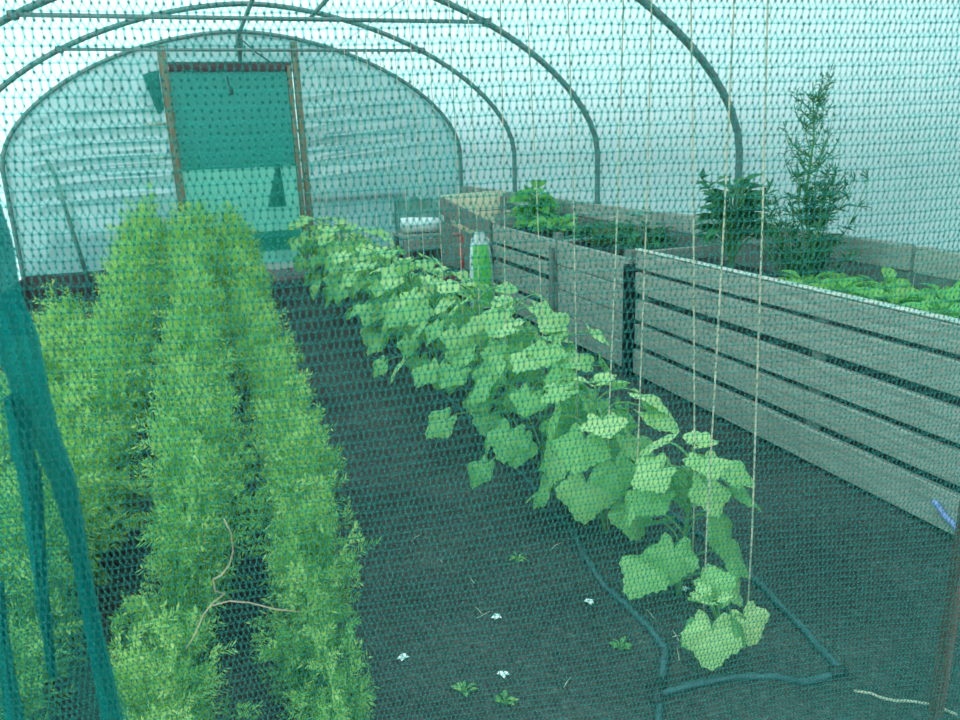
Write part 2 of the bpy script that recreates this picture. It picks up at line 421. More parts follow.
# ------------------------------------------------------------------ raised beds along the right side
XB = 1.60
def raised_bed(y0, y1, label, posts, gaps, cap, dz=0):
    r = empty('raised_bed', (XB, y0, 0)); tag(r, label, 'raised bed', 'timber raised beds along the polythene side')
    Ln = y1 - y0
    for i, (za, zb) in enumerate(gaps):
        q = MB(); q.box((.012 + .003 * (i % 2), Ln / 2, (za + zb) / 2 + dz), (.028, Ln - .012 * (i % 3), zb - za), bev=.004)
        q.build('board', M['wood_old'], r, smooth=False)
    if y0 > 4.5:
        q = MB(); q.box((-.012, .03, .29), (.022, .05, .58), bev=.004); q.build('batten', M['wood_post'], r, smooth=False)
    for yy in posts:
        q = MB(); q.box((.05, yy - y0, .335 + dz), (.045, .075, .66), bev=.004); q.build('post', M['wood_post'], r, smooth=False)
    for yy in (.015, Ln - .015):
        for za, zb in gaps[-3:]:
            q = MB(); q.box((.24, yy, (za + zb) / 2 + dz), (.40, .026, zb - za), bev=.004); q.build('end_board', M['wood_end'], r, smooth=False)
    q = MB(); q.box((.034, Ln / 2, .30 + dz), (.008, Ln - .04, .56)); q.build('gap_backing', M['black'], r, smooth=False)  # black sheet added behind the boards so no light shows through the gaps
    if cap:
        q = MB(); q.box((.012, Ln / 2, gaps[-1][1] + .009 + dz), (.032, Ln, .011), bev=.004); q.build('edge_strip', M['cap'], r, smooth=False)
    q = MB()
    q.grid(lambda u, v: V((.03 + .43 * u, .03 + (Ln - .06) * v, .60 + dz + .02 * noise.noise(V((u * 3, v * 11, y0))) + .01 * noise.noise(V((u * 9, v * 60, y0))))), 14, 60)
    o = q.build('bed_soil', M['soil'], r); o['kind'] = 'stuff'
    return r
G = [(.01, .145), (.175, .285), (.31, .42), (.455, .565), (.585, .675)]
raised_bed(.95, 3.555, 'grey timber raised bed with pale top edge, holding the tall wispy plant', (.99, 2.25, 3.50), G, True)
G2 = [(.01, .16), (.195, .345), (.385, .47), (.495, .625)]
raised_bed(3.625, 4.52, 'grey timber raised bed of tight boards in the middle of the three', (3.68,), [(.01, .16), (.165, .315), (.32, .47), (.475, .625)], False)
raised_bed(4.545, 5.70, 'grey timber raised bed with open gaps, next to the pale timber box', (4.6, 5.65), G2, False)
b = MB(); b.box((XB + .0, 3.59, .30), (.07, .055, .60), bev=.004)
tag(b.build('corner_post', M['black']), 'short dark post standing between the two grey raised beds', 'post')

# pale crate beyond
r = empty('timber_crate', (1.5, 5.80, 0)); tag(r, 'pale new timber box at the far end of the raised beds', 'timber crate')
def quadboard(q, p0, p1, z0a, z1a, z0b, z1b, th):
    p0, p1 = V((*p0, 0)), V((*p1, 0))
    n = V((-(p1 - p0).y, (p1 - p0).x, 0)).normalized() * th / 2
    i = [q.vert(p + s_ * n + V((0, 0, z)), (0, z)) for p, zs in ((p0, (z0a, z1a)), (p1, (z0b, z1b))) for z in zs for s_ in (-1, 1)]
    for f in ((0, 1, 3, 2), (4, 6, 7, 5), (0, 4, 5, 1), (2, 3, 7, 6), (0, 2, 6, 4), (1, 5, 7, 3)): q.face([i[k] for k in f])
q = MB(); quadboard(q, (-.06, .70), (.54, .74), .665, .815, .665, .825, .024); q.build('back_board', M['wood_pale'], r, smooth=False)
q = MB(); quadboard(q, (-.05, .70), (.54, .74), .45, .655, .45, .655, .024); q.build('back_board', M['wood_pale'], r, smooth=False)
q = MB(); quadboard(q, (.13, -.0), (-.07, .685), .50, .635, .66, .80, .024); q.build('side_board', M['wood_post'], r, smooth=False)
q = MB(); quadboard(q, (.13, -.0), (-.07, .685), .22, .46, .22, .60, .024); q.build('side_board', M['wood_post'], r, smooth=False)
q = MB(); quadboard(q, (.15, -.03), (.54, -.03), .56, .70, .62, .73, .024); q.build('front_board', M['wood_end'], r, smooth=False)
q = MB(); quadboard(q, (.50, .0), (.53, .72), .30, .62, .30, .66, .024); q.build('side_board', M['wood_pale'], r, smooth=False)
q = MB(); q.box((.27, .34, .44), (.40, .62, .025), Matrix.Rotation(.2, 3, 'Z')); q.build('bottom_board', M['wood_pale'], r, smooth=False)
for x, y, h in ((.15, .03, .62), (-.03, .66, .78), (.50, .03, .62), (.50, .68, .78)):
    q = MB(); q.box((x, y, h / 2), (.045, .045, h), bev=.004); q.build('leg', M['wood_post'], r, smooth=False)

# potting bench in the far corner with things on it
r = empty('potting_bench', (1.43, 7.2, 0)); tag(r, 'low wooden bench in the far corner behind the cucumber row', 'bench')
q = MB(); q.box((0, 0, .42), (.46, .42, .03), bev=.004); q.build('bench_top', M['wood_end'], r, smooth=False)
q = MB(); q.box((0, -.2, .345), (.44, .025, .10), bev=.004); q.build('apron', M['wood_end'], r, smooth=False)
for x in (-.2, .2):
    for y in (-.18, .18):
        q = MB(); q.box((x, y, .2), (.045, .045, .40), bev=.004); q.build('leg', M['wood_post'], r, smooth=False)
q = MB(); q.tube([(1.22 + .09 * i, 7.14 - .02 * i, .522 - .004 * i) for i in range(5)], [.066, .07, .068, .07, .066], 16)
fr = tag(q.build('fleece_roll', M['white']), 'white roll of crop fleece lying on the corner bench', 'fleece roll')
q = MB(); q.tube([(1.205, 7.143, .5225), (1.22, 7.14, .522)], .022, 10); q.build('roll_core', M['grey'], fr)
q = MB()
q.grid(lambda u, v: V((1.22 + .42 * u, 7.29 + .035 * math.sin(v * PI) * math.sin(u * PI) + .02 * math.sin(u * 11) * v, .44 + (.32 + .02 * math.sin(u * 17) - .05 * u * u) * v)), 24, 10)
q.grid(lambda u, v: V((1.22 + .42 * u, 7.29 + .08 + .02 * math.sin(u * 11) * v - .05 * v, .44 + (.32 + .02 * math.sin(u * 17) - .05 * u * u) * v)), 24, 10)
tag(q.build('folded_net', M['sheet']), 'dull teal folded sheet piled up behind the white fleece roll', 'folded sheet')

# compost bag
r = empty('compost_bag', (1.475, 5.62, 0)); tag(r, 'bright green and white plastic sack standing at the raised bed corner', 'plastic sack')
def bagfn(w, dpt, h, x0=0, k=1.0):
    def fn(u, v):
        a = u * 2 * PI
        s_ = (1 - .35 * v ** 3) * (1 + .05 * math.sin(9 * a + 5 * v))
        return V((x0 + w * s_ * math.cos(a) * k, dpt * math.sin(a) * (1 - .6 * v ** 2) * k + .03 * v, h * v))
    return fn
q = MB(); q.grid(bagfn(.10, .055, .54), 28, 14); sb = q.build('sack_body', M['white'], r)
q = MB()
q.grid(lambda u, v: (lambda p: V((p.x, p.y, p.z)))(bagfn(.10, .055, .54, 0, 1.03)(.60 + .27 * u, .02 + .88 * v)), 10, 14); q.build('printed_panel', M['baggreen'], sb)['label'] = 'bright green panel'
q = MB(); q.grid(lambda u, v: V((.05 * math.cos(u * 2 * PI) * (1 - .3 * v), .03 + .02 * math.sin(u * 2 * PI), .54 + .04 * v)), 16, 3); q.build('tied_neck', M['white'], r)

r = empty('garden_fork', (1.43, 5.95, 0)); tag(r, 'red-handled tool leaning beside the green and white sack', 'garden tool')
q = MB(); q.tube([(0, 0, .10), (.0, .03, .54)], .019, 8); q.build('shaft', M['red'], r)
q = MB(); q.tube([(-.07, .03, .535), (.01, .03, .535)], .015, 8); q.build('handle', M['red'], r)
q = MB()
q.tube([(-.06, 0, .10), (.06, 0, .10)], .008, 6)
for i in range(4): q.tube([(-.055 + .037 * i, 0, .10), (-.055 + .037 * i, -.01, .0)], [.006, .003], 6)
q.build('head', M['black'], r)
r = empty('bucket', (1.27, 5.75, 0)); tag(r, 'dark red bucket on the soil beside the red-handled tool', 'bucket')
q = MB()
prof = [(.0, .006), (.075, .0), (.095, .22), (.102, .225), (.090, .215), (.072, .02), (0, .02)]
q.grid(lambda u, v: (lambda k, f: V(((prof[k][0] * (1 - f) + prof[k + 1][0] * f) * math.cos(u * 2 * PI), (prof[k][0] * (1 - f) + prof[k + 1][0] * f) * math.sin(u * 2 * PI), prof[k][1] * (1 - f) + prof[k + 1][1] * f)))(min(int(v * 6), 5), v * 6 - min(int(v * 6), 5)), 24, 6)
pa = q.build('pail', M['maroon'], r)
q = MB(); q.tube([(.098 * math.cos(a), .03 * math.sin(a), .215 + .07 * math.sin(a)) for a in [i / 14 * PI for i in range(15)]], .004, 6); q.build('handle', M['black'], pa)

# ------------------------------------------------------------------ plants
def frame(tipdir, normal):
    y = tipdir.normalized(); x = y.cross(normal).normalized(); z = x.cross(y).normalized()
    return Matrix((x, y, z)).transposed()
def palm_leaf(q, base, tipdir, normal, R, t, nseg=44, fold=.26, droop=.35, m=0):
    """broad five-lobed cucumber leaf with a notch at the stalk"""
    F = frame(tipdir, normal)
    def out(a):
        r_ = .70 + .21 * math.cos(a) + .10 * math.cos(5 * a)
        return r_ * (1 - .80 * math.exp(-((PI - abs(a)) / .30) ** 2))
    rings = (.25, .55, .8, 1.0)
    ph = random.uniform(0, 6)
    c = q.vert(base, (0, 0), t)
    prev = None
    for ri in rings:
        ring = []
        for k in range(nseg):
            a = -PI + 2 * PI * (k + .5) / nseg
            r_ = out(a) * ri * (1 + (.035 if k % 2 else -.035) * (ri > .9))
            x, y = r_ * math.sin(a), r_ * math.cos(a)
            z = fold * abs(x) * .8 - droop * (x * x + max(y, 0) ** 2) + .05 * ri * math.cos(5 * a) * ri + .05 * math.sin(3 * a + ph) * ri + .07 * noise.noise(V((x * 3.2 + ph * 7, y * 3.2, ph)))
            ring.append(q.vert(V(base) + F @ V((x * R, y * R, z * R)), (x, y), t + .05 * (1 - ri)))
        if prev is None:
            for k in range(nseg): q.face((c, ring[k], ring[(k + 1) % nseg]), m)
        else:
            for k in range(nseg): q.face((prev[k], ring[k], ring[(k + 1) % nseg], prev[(k + 1) % nseg]), m)
        prev = ring
def bez(p0, p1, p2, n):
    return [p0 * (1 - t) ** 2 + p1 * 2 * t * (1 - t) + p2 * t * t for t in [i / n for i in range(n + 1)]]

ORD = ['first', 'second', 'third', 'fourth', 'fifth', 'sixth', 'seventh', 'eighth', 'ninth', 'tenth', 'eleventh', 'twelfth', 'thirteenth', 'fourteenth', 'fifteenth', 'sixteenth']
def cucumber(i, x, y, h, nl, R, spread, extra=()):
    r = empty('cucumber_plant', (x, y, 0))
    rnd = random.Random(100 + i)
    lab = {0: 'low young cucumber plant with two big rounded leaves, beside the hose corner'}.get(i, ORD[i] + ' broad-leaved cucumber plant along the row, counted from the hose corner')
    tag(r, lab, 'cucumber plant', 'cucumber plants in a row along the soil path')
    zg = soil_h(x, y) - .01
    top = V((rnd.uniform(-.05, .05), rnd.uniform(-.05, .05), h))
    sp = bez(V((0, 0, zg)), V((rnd.uniform(-.05, .05), rnd.uniform(-.04, .04), h * .5)), top, 10)
    q = MB(); q.tube(sp, [.009 - .0005 * k for k in range(11)], 8, t=.4); q.build('stem', M['stem'], r)
    q = MB()
    az = rnd.uniform(0, 6)
    for k in range(nl):
        f = (k + .6) / nl
        f = .12 + .88 * f
        p = sp[min(10, int(f * 10))]
        az += 2.4 + rnd.uniform(-.35, .35)
        s_ = (1 - .55 * f) if f > .75 else 1
        s_ = max(.45, min(1, 1.25 - .8 * abs(f - .5)))
        o = V((math.cos(az), math.sin(az), 0))
        Lp = spread * (.65 + .5 * rnd.random()) * (1.05 - .55 * f)
        tipp = p + o * Lp + V((0, 0, Lp * rnd.uniform(.25, .6)))
        q.tube(bez(p, p + o * Lp * .45 + V((0, 0, Lp * .6)), tipp, 5), [.0045, .004, .0038, .0034, .003, .003], 5, m=1, cap=False, t=.5)
        dr = rnd.uniform(.35, 1.15) if f < .8 else rnd.uniform(-.1, .6)
        td = o * math.cos(dr) - V((0, 0, math.sin(dr)))
        nn = V((0, 0, 1)) * math.cos(dr) + o * math.sin(dr) + V((rnd.uniform(-.3, .3), rnd.uniform(-.45, .05), 0))
        tt = .22 + .34 * rnd.random() + (.30 * f if f > .7 else 0)
        palm_leaf(q, tipp, td, nn, R * s_ * rnd.uniform(.85, 1.12), tt)
    for (dx, dy, z, tdx, tdy, tdz, R_, tt) in extra:
        p = V((dx, dy, z)); td = V((tdx, tdy, tdz))
        q.tube(bez(V((0, 0, max(.04, z * .6))), V((dx * .5, dy * .5, z + .05)), p, 5), .0035, 5, m=1, cap=False, t=.5)
        palm_leaf(q, p, td, V((-.35, -.75, .8)), R_, tt)
    # curled young tip leaves and tendrils
    for k in range(4):
        a = rnd.uniform(0, 6.3); o = V((math.cos(a), math.sin(a), .7)).normalized()
        palm_leaf(q, top + o * .03, o, V((-o.x, -o.y, .6)), .045 * R / .1, .75, 20)
    q.build('foliage', [M['cuke'], M['stem']], r)
    return r
cucumber(0, .535, 1.335, .20, 4, .06, .07, extra=((-.045, -.03, .145, -.35, -.5, -.75, .085, .72), (.065, -.01, .135, .30, -.35, -.9, .075, 1.05), (.0, .05, .20, .2, -.2, .2, .065, .5)))
specs = [(.625, 1.64, .46, 19, .088, .17), (.60, 2.02, .52, 24, .10, .26), (.57, 2.46, .58, 28, .095, .29), (.59, 2.9, .60, 30, .095, .31), (.60, 3.34, .60, 30, .095, .32),
         (.58, 3.80, .60, 30, .095, .32), (.57, 4.28, .60, 30, .095, .32), (.56, 4.78, .60, 30, .095, .32), (.54, 5.3, .61, 29, .095, .31), (.53, 5.85, .62, 29, .095, .31),
         (.50, 6.4, .62, 28, .095, .31), (.48, 6.95, .62, 26, .095, .29), (.44, 7.45, .60, 24, .095, .25)]
for i, s_ in enumerate(specs): cucumber(i + 1, *s_)

# strings from the overhead wire to each cucumber
b = MB(); b.tube([(.56, YN + .3, 1.945), (.56, 7.9, 1.945)], .0022, 5)
tag(b.build('overhead_wire', M['steel']), 'thin wire under the crossbars that carries the strings', 'wire')
b = MB()
sy = [1.335, 1.41, 1.58, 1.75, 1.92, 2.2, 2.5, 2.78, 3.05, 3.35, 3.68, 3.98, 4.3, 4.65, 5.0, 5.35, 5.75, 6.2, 6.65, 7.1, 7.5]
for i, y in enumerate(sy):
    rnd = random.Random(i)
    x = .575 + rnd.uniform(-.05, .05) - (.1 if y > 5 else 0); xt = .56
    y2 = y + rnd.uniform(-.05, .05)
    q = MB()
    q.tube([(xt, y2, 1.947), (xt, y2 - .001, 1.90), ((x + xt) / 2 + .006, (y + y2) / 2, 1.1), (x, y, .36), (x + .004, y, .08)], .0022, 5)
    tag(q.build('training_string', M['string']), 'pale jute string hanging from the overhead wire to the cucumber row', 'string', 'pale strings above the cucumber row')

# feathery plants in rows
def feather_mesh(seed, h, nst, spread, dense=1.0):
    rnd = random.Random(seed); q = MB()
    for s_ in range(nst):
        a = rnd.uniform(0, 2 * PI); rr = spread * .22 * math.sqrt(rnd.random())
        p0 = V((rr * math.cos(a), rr * math.sin(a), -.01))
        a2 = a + rnd.uniform(-.6, .6); lean = rnd.uniform(.1, 1.0) * spread
        Lh = h * rnd.uniform(.6, 1.05) * (1.1 - .45 * lean / max(spread, .01))
        tip = p0 + V((lean * math.cos(a2), lean * math.sin(a2), Lh))
        mid = p0 + V((lean * .25 * math.cos(a2), lean * .25 * math.sin(a2), Lh * .62))
        P = bez(p0, mid, tip, 9)
        t0 = rnd.uniform(.1, .6)
        q.tube(P, [.0035 - .0003 * k for k in range(10)], 3, cap=False, t=t0)
        for k in range(2, 10):
            tg = (P[k] - P[k - 1]).normalized()
            for side in (-1, 1):
                lat = tg.cross(V((rnd.uniform(-1, 1), rnd.uniform(-1, 1), .3))).normalized() * side
                dr = (tg * rnd.uniform(.3, .8) + lat).normalized()
                ln = rnd.uniform(.05, .095) * (1.15 - .06 * k)
                tt = t0 + rnd.uniform(-.12, .25) + .03 * k
                nlf = 8
                nrm = dr.cross(tg).normalized()
                sd = dr.cross(nrm).normalized()
                for j in range(nlf):
                    c = P[k] + dr * ln * (j + .6) / nlf
                    for s2 in (-1, 1):
                        if rnd.random() > dense: continue
                        ld = (dr * .7 + sd * s2 * rnd.uniform(.5, 1.1) + nrm * rnd.uniform(-.5, .5)).normalized()
                        ll = rnd.uniform(.013, .027); w = rnd.uniform(.0018, .0034)
                        wv = ld.cross(V((rnd.uniform(-1, 1), rnd.uniform(-1, 1), rnd.uniform(-.2, 1)))).normalized() * w
                        i0 = [q.vert(v_, (0, 0), tt) for v_ in (c, c + ld * ll * .5 + wv, c + ld * ll, c + ld * ll * .5 - wv)]
                        q.face(i0)
    return q
FM = [mesh_from('feathery_plant', feather_mesh(40 + k, .44, 15, .125), M['feather'], True) for k in range(7)]
rows = [(-.30, 1.15, 7.55, 'feathery light green plant in the row bordering the bare soil path'),
        (-.62, 1.0, 7.6, 'feathery light green plant in the second row from the soil path'),
        (-.98, 1.0, 7.6, 'feathery light green plant in the third row from the soil path'),
        (-1.32, 1.0, 5.1, 'feathery light green plant in the outermost row near the dark baseboard')]
rnd = random.Random(5)
for ri, (rx, ya, yb, lab) in enumerate(rows):
    y = ya
    while y < yb:
        o = bpy.data.objects.new('feathery_plant', FM[rnd.randrange(len(FM))])
        COL.objects.link(o)
        x = rx + rnd.uniform(-.03, .03) - .11 * max(0, min(1, (2.3 - y) / 1.1))
        far = max(0, (y - 4.2) / 3.4); near = max(0, min(1, (2.2 - y) / 1.1))
        s_ = rnd.uniform(.85, 1.12)
        s_ *= 1 + .75 * far - .18 * near + (.22 * (1 - far) * (1 - near) if ri else 0); hz = s_ * (1.0 + .08 * far) * (1 if ri < 3 else .82)
        if ri == 3 and y > 5.2: hz *= .7
        o.location = (x, y, soil_h(x, y)); o.rotation_euler = (0, 0, rnd.uniform(0, 6.28)); o.scale = (s_, s_, hz)
        tag(o, lab, 'feathery plant', ['feathery plants in the path-side row', 'feathery plants in the second row', 'feathery plants in the third row', 'feathery plants in the outermost row'][ri])
        y += rnd.uniform(.155, .205)

# ------------------------------------------------------------------ plants in the raised beds
def simple_leaf(q, base, td, nn, Ln, W, t, curl=.25, n=5, m=0):
    F = frame(td, nn); rows_ = []
    for j in range(n + 1):
        v = j / n; w = W * math.sin(PI * min(1, v * .93 + .07)) ** .8 * (1 - .25 * v)
        z = -curl * Ln * v * v
        rows_.append([q.vert(V(base) + F @ V((s_ * w, Ln * v, z + abs(s_) * w * .35)), (s_, v), t) for s_ in (-1, 0, 1)])
    for A_, B_ in zip(rows_, rows_[1:]):
        for k in range(2): q.face((A_[k], A_[k + 1], B_[k + 1], B_[k]), m)
BZ = .60
# tall wispy plant
r = empty('tall_herb', (1.85, 2.60, BZ)); tag(r, 'tall wispy dark herb with fine sprigs rising against the polythene side', 'herb plant')
rnd = random.Random(11)
main = [V((0, 0, -.03)), V((.01, .0, .2)), V((-.01, .02, .4)), V((0, .01, .62)), V((-.01, .03, .84))]
q = MB(); q.tube(main, [.010, .008, .006, .004, .002], 6, t=.2)
br = []
for k in range(80):
    f = rnd.uniform(.03, .95) ** 1.4; z = .84 * f; a = rnd.uniform(0, 6.28)
    p = V((0, .02 * f, z)); ln = rnd.uniform(.12, .32) * (1.05 - .75 * f)
    o = V((math.cos(a), math.sin(a), 0)); o.x *= .75
    e = p + o * ln * .8 + V((0, 0, ln * rnd.uniform(.5, 1.2)))
    P = bez(p, p + o * ln * .6 + V((0, 0, ln * .2)), e, 5); br.append((P, f))
    q.tube(P, [.003, .0026, .0022, .002, .0016, .001], 4, cap=False, t=.3)
q.build('stem', M['stem'], r)
q = MB()
for P, f in br:
    for k in range(1, 6):
        for c in range(7 if f < .55 else 4):
            d_ = V((rnd.uniform(-1, 1), rnd.uniform(-1, 1), rnd.uniform(-.2, 1.2))).normalized()
            big = f < .4
            simple_leaf(q, P[k], d_, V((rnd.uniform(-1, 1), rnd.uniform(-1, 1), 1)), rnd.uniform(.025, .05) * (1.25 if big else .8), .006 if big else .0035, rnd.uniform(.1, .6), n=2)
q.build('foliage', M['darkleaf'], r)

def leafy(name, loc, label, cat, n, h, spread, Ln, W, mat, seed, group=None, up=.5, stemr=.005, tlo=.2, thi=.8, flo=0.0):
    r = empty(name, loc); tag(r, label, cat, group)
    rnd = random.Random(seed); qs = MB(); q = MB()
    for k in range(n):
        a = k * 2.4 + rnd.uniform(-.4, .4); f = flo + (1 - flo) * (k + .5) / n
        o = V((math.cos(a), math.sin(a), 0))
        e = V((0, 0, h * f * rnd.uniform(.72, 1.02))) + o * spread * (1.05 - .6 * f) * rnd.uniform(.6, 1.1) + V((0, 0, .3 * spread))
        qs.tube(bez(V((0, 0, -.02)), V((0, 0, h * f * .8)), e, 5), stemr * .6, 4, cap=False, t=.4)
        dr = rnd.uniform(-.3, .7)
        simple_leaf(q, e, o * math.cos(dr) + V((0, 0, up - math.sin(dr))), V((0, 0, 1)) - o * .3 + V((rnd.uniform(-.4, .4), rnd.uniform(-.6, .2), 0)), Ln * rnd.uniform(.75, 1.2), W * rnd.uniform(.8, 1.2), rnd.uniform(tlo, thi))
    qs.build('stem', M['stem'], r); q.build('foliage', mat, r)
    return r
# dark leafy shrub with one long shoot reaching sideways
sh = leafy('leafy_shrub', (1.86, 3.10, BZ), 'dark leafy bush with one shoot reaching sideways, beside the wispy herb', 'bush', 130, .41, .14, .09, .03, M['darkleaf'], 21, flo=.38)
q = MB(); P = bez(V((-.02, .03, .1)), V((-.02, .12, .38)), V((.0, .27, .44)), 8); q.tube(P, .004, 5, cap=False, t=.3)
rnd = random.Random(3)
for k in range(3, 9):
    for c in range(4):
        simple_leaf(q, P[k], V((rnd.uniform(-1, 1), rnd.uniform(-1, 1), rnd.uniform(0, 1))), V((rnd.uniform(-.5, .5), -.5, 1)), .05, .015, rnd.uniform(.2, .6), n=3)
q.build('side_shoot', M['darkleaf'], sh)
# small dark plant with pale flower heads
fp = leafy('flowering_herb', (1.82, 3.82, BZ), 'low dark green herb with pale flower heads over the bed corner', 'herb plant', 110, .13, .16, .065, .02, M['darkleaf'], 31)
rnd = random.Random(8)
for h_ in range(9):
    q = MB(); c0 = V((rnd.uniform(-.12, .10), rnd.uniform(.0, .22), .19 + rnd.uniform(0, .05)))
    q.tube([c0 - V((0, 0, .1)), c0], .002, 4, cap=False)
    for k in range(7):
        c = c0 + V((rnd.uniform(-.02, .02), rnd.uniform(-.02, .02), rnd.uniform(-.005, .01)))
        for j in range(5):
            a = j * 1.257; simple_leaf(q, c, V((math.cos(a), math.sin(a), .4)), V((0, 0, 1)), .02, .008, rnd.uniform(.2, .8), n=2)
    q.build('flower_head', M['paleflower'], fp)
leafy('bean_plant', (1.84, 5.42, BZ), 'bright green upright leafy plant beside the pale timber box', 'leafy plant', 50, .30, .085, .13, .06, M['lettuce'], 41, tlo=.05, thi=.4)
leafy('salad_plant', (1.80, 4.98, BZ), 'low bright green salad plant in the open-gapped bed nearest the timber box', 'salad plant', 34, .09, .13, .11, .045, M['lettuce'], 42, tlo=.1, thi=.6)
leafy('trailing_herb', (1.80, 4.30, BZ), 'small dark green herb inside the middle bed of tight boards', 'herb plant', 60, .09, .16, .08, .026, M['darkleaf'], 43)
rnd = random.Random(17)
lt = [(1.72, 1.62), (1.83, 1.70), (1.92, 1.80), (1.73, 1.84), (1.85, 1.94), (1.96, 2.02), (1.73, 2.05), (1.84, 2.16), (1.94, 2.26), (1.72, 2.26), (1.82, 2.38), (1.74, 2.46)]
for i, (x, y) in enumerate(lt):
    leafy('lettuce_seedling', (x, y, BZ), 'yellow-green lettuce seedling packed behind the pale bed edge', 'lettuce', 30, .075, .06, .085, .03, M['lettuce'], 60 + i, 'lettuce seedlings behind the pale bed edge', tlo=.2, thi=.75)
lt2 = [(1.70, 2.86), (1.72, 3.02), (1.70, 3.18), (1.72, 3.34)]
for i, (x, y) in enumerate(lt2):
    leafy('cress_seedling', (x, y, BZ), 'tiny green seedling along the bed edge under the dark leafy bush', 'seedling', 14, .03, .04, .045, .016, M['lettuce'], 80 + i, 'tiny seedlings under the leafy bush', tlo=.2, thi=.6)

# ------------------------------------------------------------------ hoses, bits on the soil
def on_soil(x, y, r): return V((x, y, soil_h(x, y) + r * .8))
def ground_tube(pts, r, n=8, sub=6):
    out = []
    for a, c in zip(pts, pts[1:]):
        for j in range(sub):
            k = j / sub; x, y = a[0] * (1 - k) + c[0] * k, a[1] * (1 - k) + c[1] * k; out.append(on_soil(x, y, r))
    out.append(on_soil(*pts[-1], r)); q = MB(); q.tube(out, r, n); return q
hm = empty('feed_hose', (0, 0, 0)); tag(hm, 'grey-blue feed hose crossing the soil below the first cucumber', 'hose')
ground_tube([(.28, 1.10), (.31, 1.24), (.36, 1.315), (.50, 1.29), (.66, 1.245), (.80, 1.225)], .0085).build('hose_run', M['hose'], hm)
q = MB(); q.tube([on_soil(.345, 1.30, .012) + V((-.012, -.012, 0)), on_soil(.36, 1.32, .010), on_soil(.375, 1.34, .012) + V((.01, .01, 0))], .013, 8); q.build('elbow', M['black'], hm)
q = MB(); q.tube([on_soil(.78, 1.23, .012), on_soil(.82, 1.222, .012)], .013, 8); q.build('elbow', M['black'], hm)
tag(ground_tube([(.375, 1.335), (.45, 1.43), (.46, 1.57), (.45, 1.76), (.50, 2.1), (.52, 2.6), (.53, 3.0), (.52, 4.2), (.46, 6.2), (.42, 7.5)], .0095).build('drip_hose', M['hose']), 'drip hose along the path side of the cucumber row', 'hose', 'drip hoses')
tag(ground_tube([(.815, 1.232), (.86, 1.45), (.90, 1.70), (.90, 2.3), (.88, 3.2), (.85, 4.6), (.80, 6.2), (.78, 7.4)], .0095).build('drip_hose', M['hose']), 'drip hose between the cucumber row and the raised beds', 'hose', 'drip hoses')
tag(ground_tube([(.79, 1.165), (.865, 1.092), (.94, 1.02)], .0035, 6).build('bamboo_cane', M['cane']), 'thin pale cane lying on the soil near the brown stake', 'cane')
b = MB(); b.box((.893, 1.035, .62), (.024, .024, 1.26), bev=.003)
st = tag(b.build('wooden_stake', M['wood_red']), 'upright reddish-brown stake driven into the soil by the pale cane', 'stake')
b = MB()
P = [V((1.585, 1.66 - .02 * i, .10 - .012 * i + .004 * math.sin(i * 2))) for i in range(9)]
b.tube(P, .009, 8)
tag(b.build('rope_end', M['lilac']), 'lilac-blue rope end lying against the foot of the raised bed', 'rope')
for i, (x, y) in enumerate([(.12, 1.76), (.38, 1.71), (-.17, 1.66), (.66, 1.665), (.715, 1.50), (.05, 1.53)]):
    rnd = random.Random(i + 50); q = MB(); c = on_soil(x, y, .008)
    for k in range(5):
        a = k * 1.257 + rnd.random(); simple_leaf(q, c, V((math.cos(a), math.sin(a), .35)), V((0, 0, 1)), .016, .008, .5, n=2)
    q.box(c, (.006, .006, .006))
    tag(q.build('fallen_petal', M['petal']), ['white petal scrap alone in the middle of the soil path', 'white petal scrap beside the path-side drip hose', 'white petal scrap close to the feathery path-side row',
        'white petal scrap under the second cucumber plant', 'white petal scrap next to the low young cucumber plant', 'pale petal scrap nearest to the feed hose on the path'][i], 'petal')
rnd = random.Random(77)
for i in range(16):
    x, y = rnd.uniform(-.02, .95), rnd.uniform(1.35, 2.3); a = rnd.uniform(0, 3.1); l = rnd.uniform(.02, .05)
    q = MB(); q.tube([on_soil(x, y, .002), on_soil(x + l * .5 * math.cos(a), y + l * .5 * math.sin(a), .006), on_soil(x + l * math.cos(a), y + l * math.sin(a), .002)], .0016, 4)
    tag(q.build('straw_bit', M['cane']), 'short dry straw lying on the bare dark soil', 'straw', 'straws on the bare soil')
for i, (x, y) in enumerate([(.36, 1.50), (.02, 1.44), (-.06, 1.50), (.28, 2.0)]):
    leafy('weed_sprout', (x, y, soil_h(x, y)), 'tiny green weed sprouting from the bare soil path', 'weed', 7, .015, .015, .02, .006, M['feather'], 90 + i, 'weeds on the soil path')

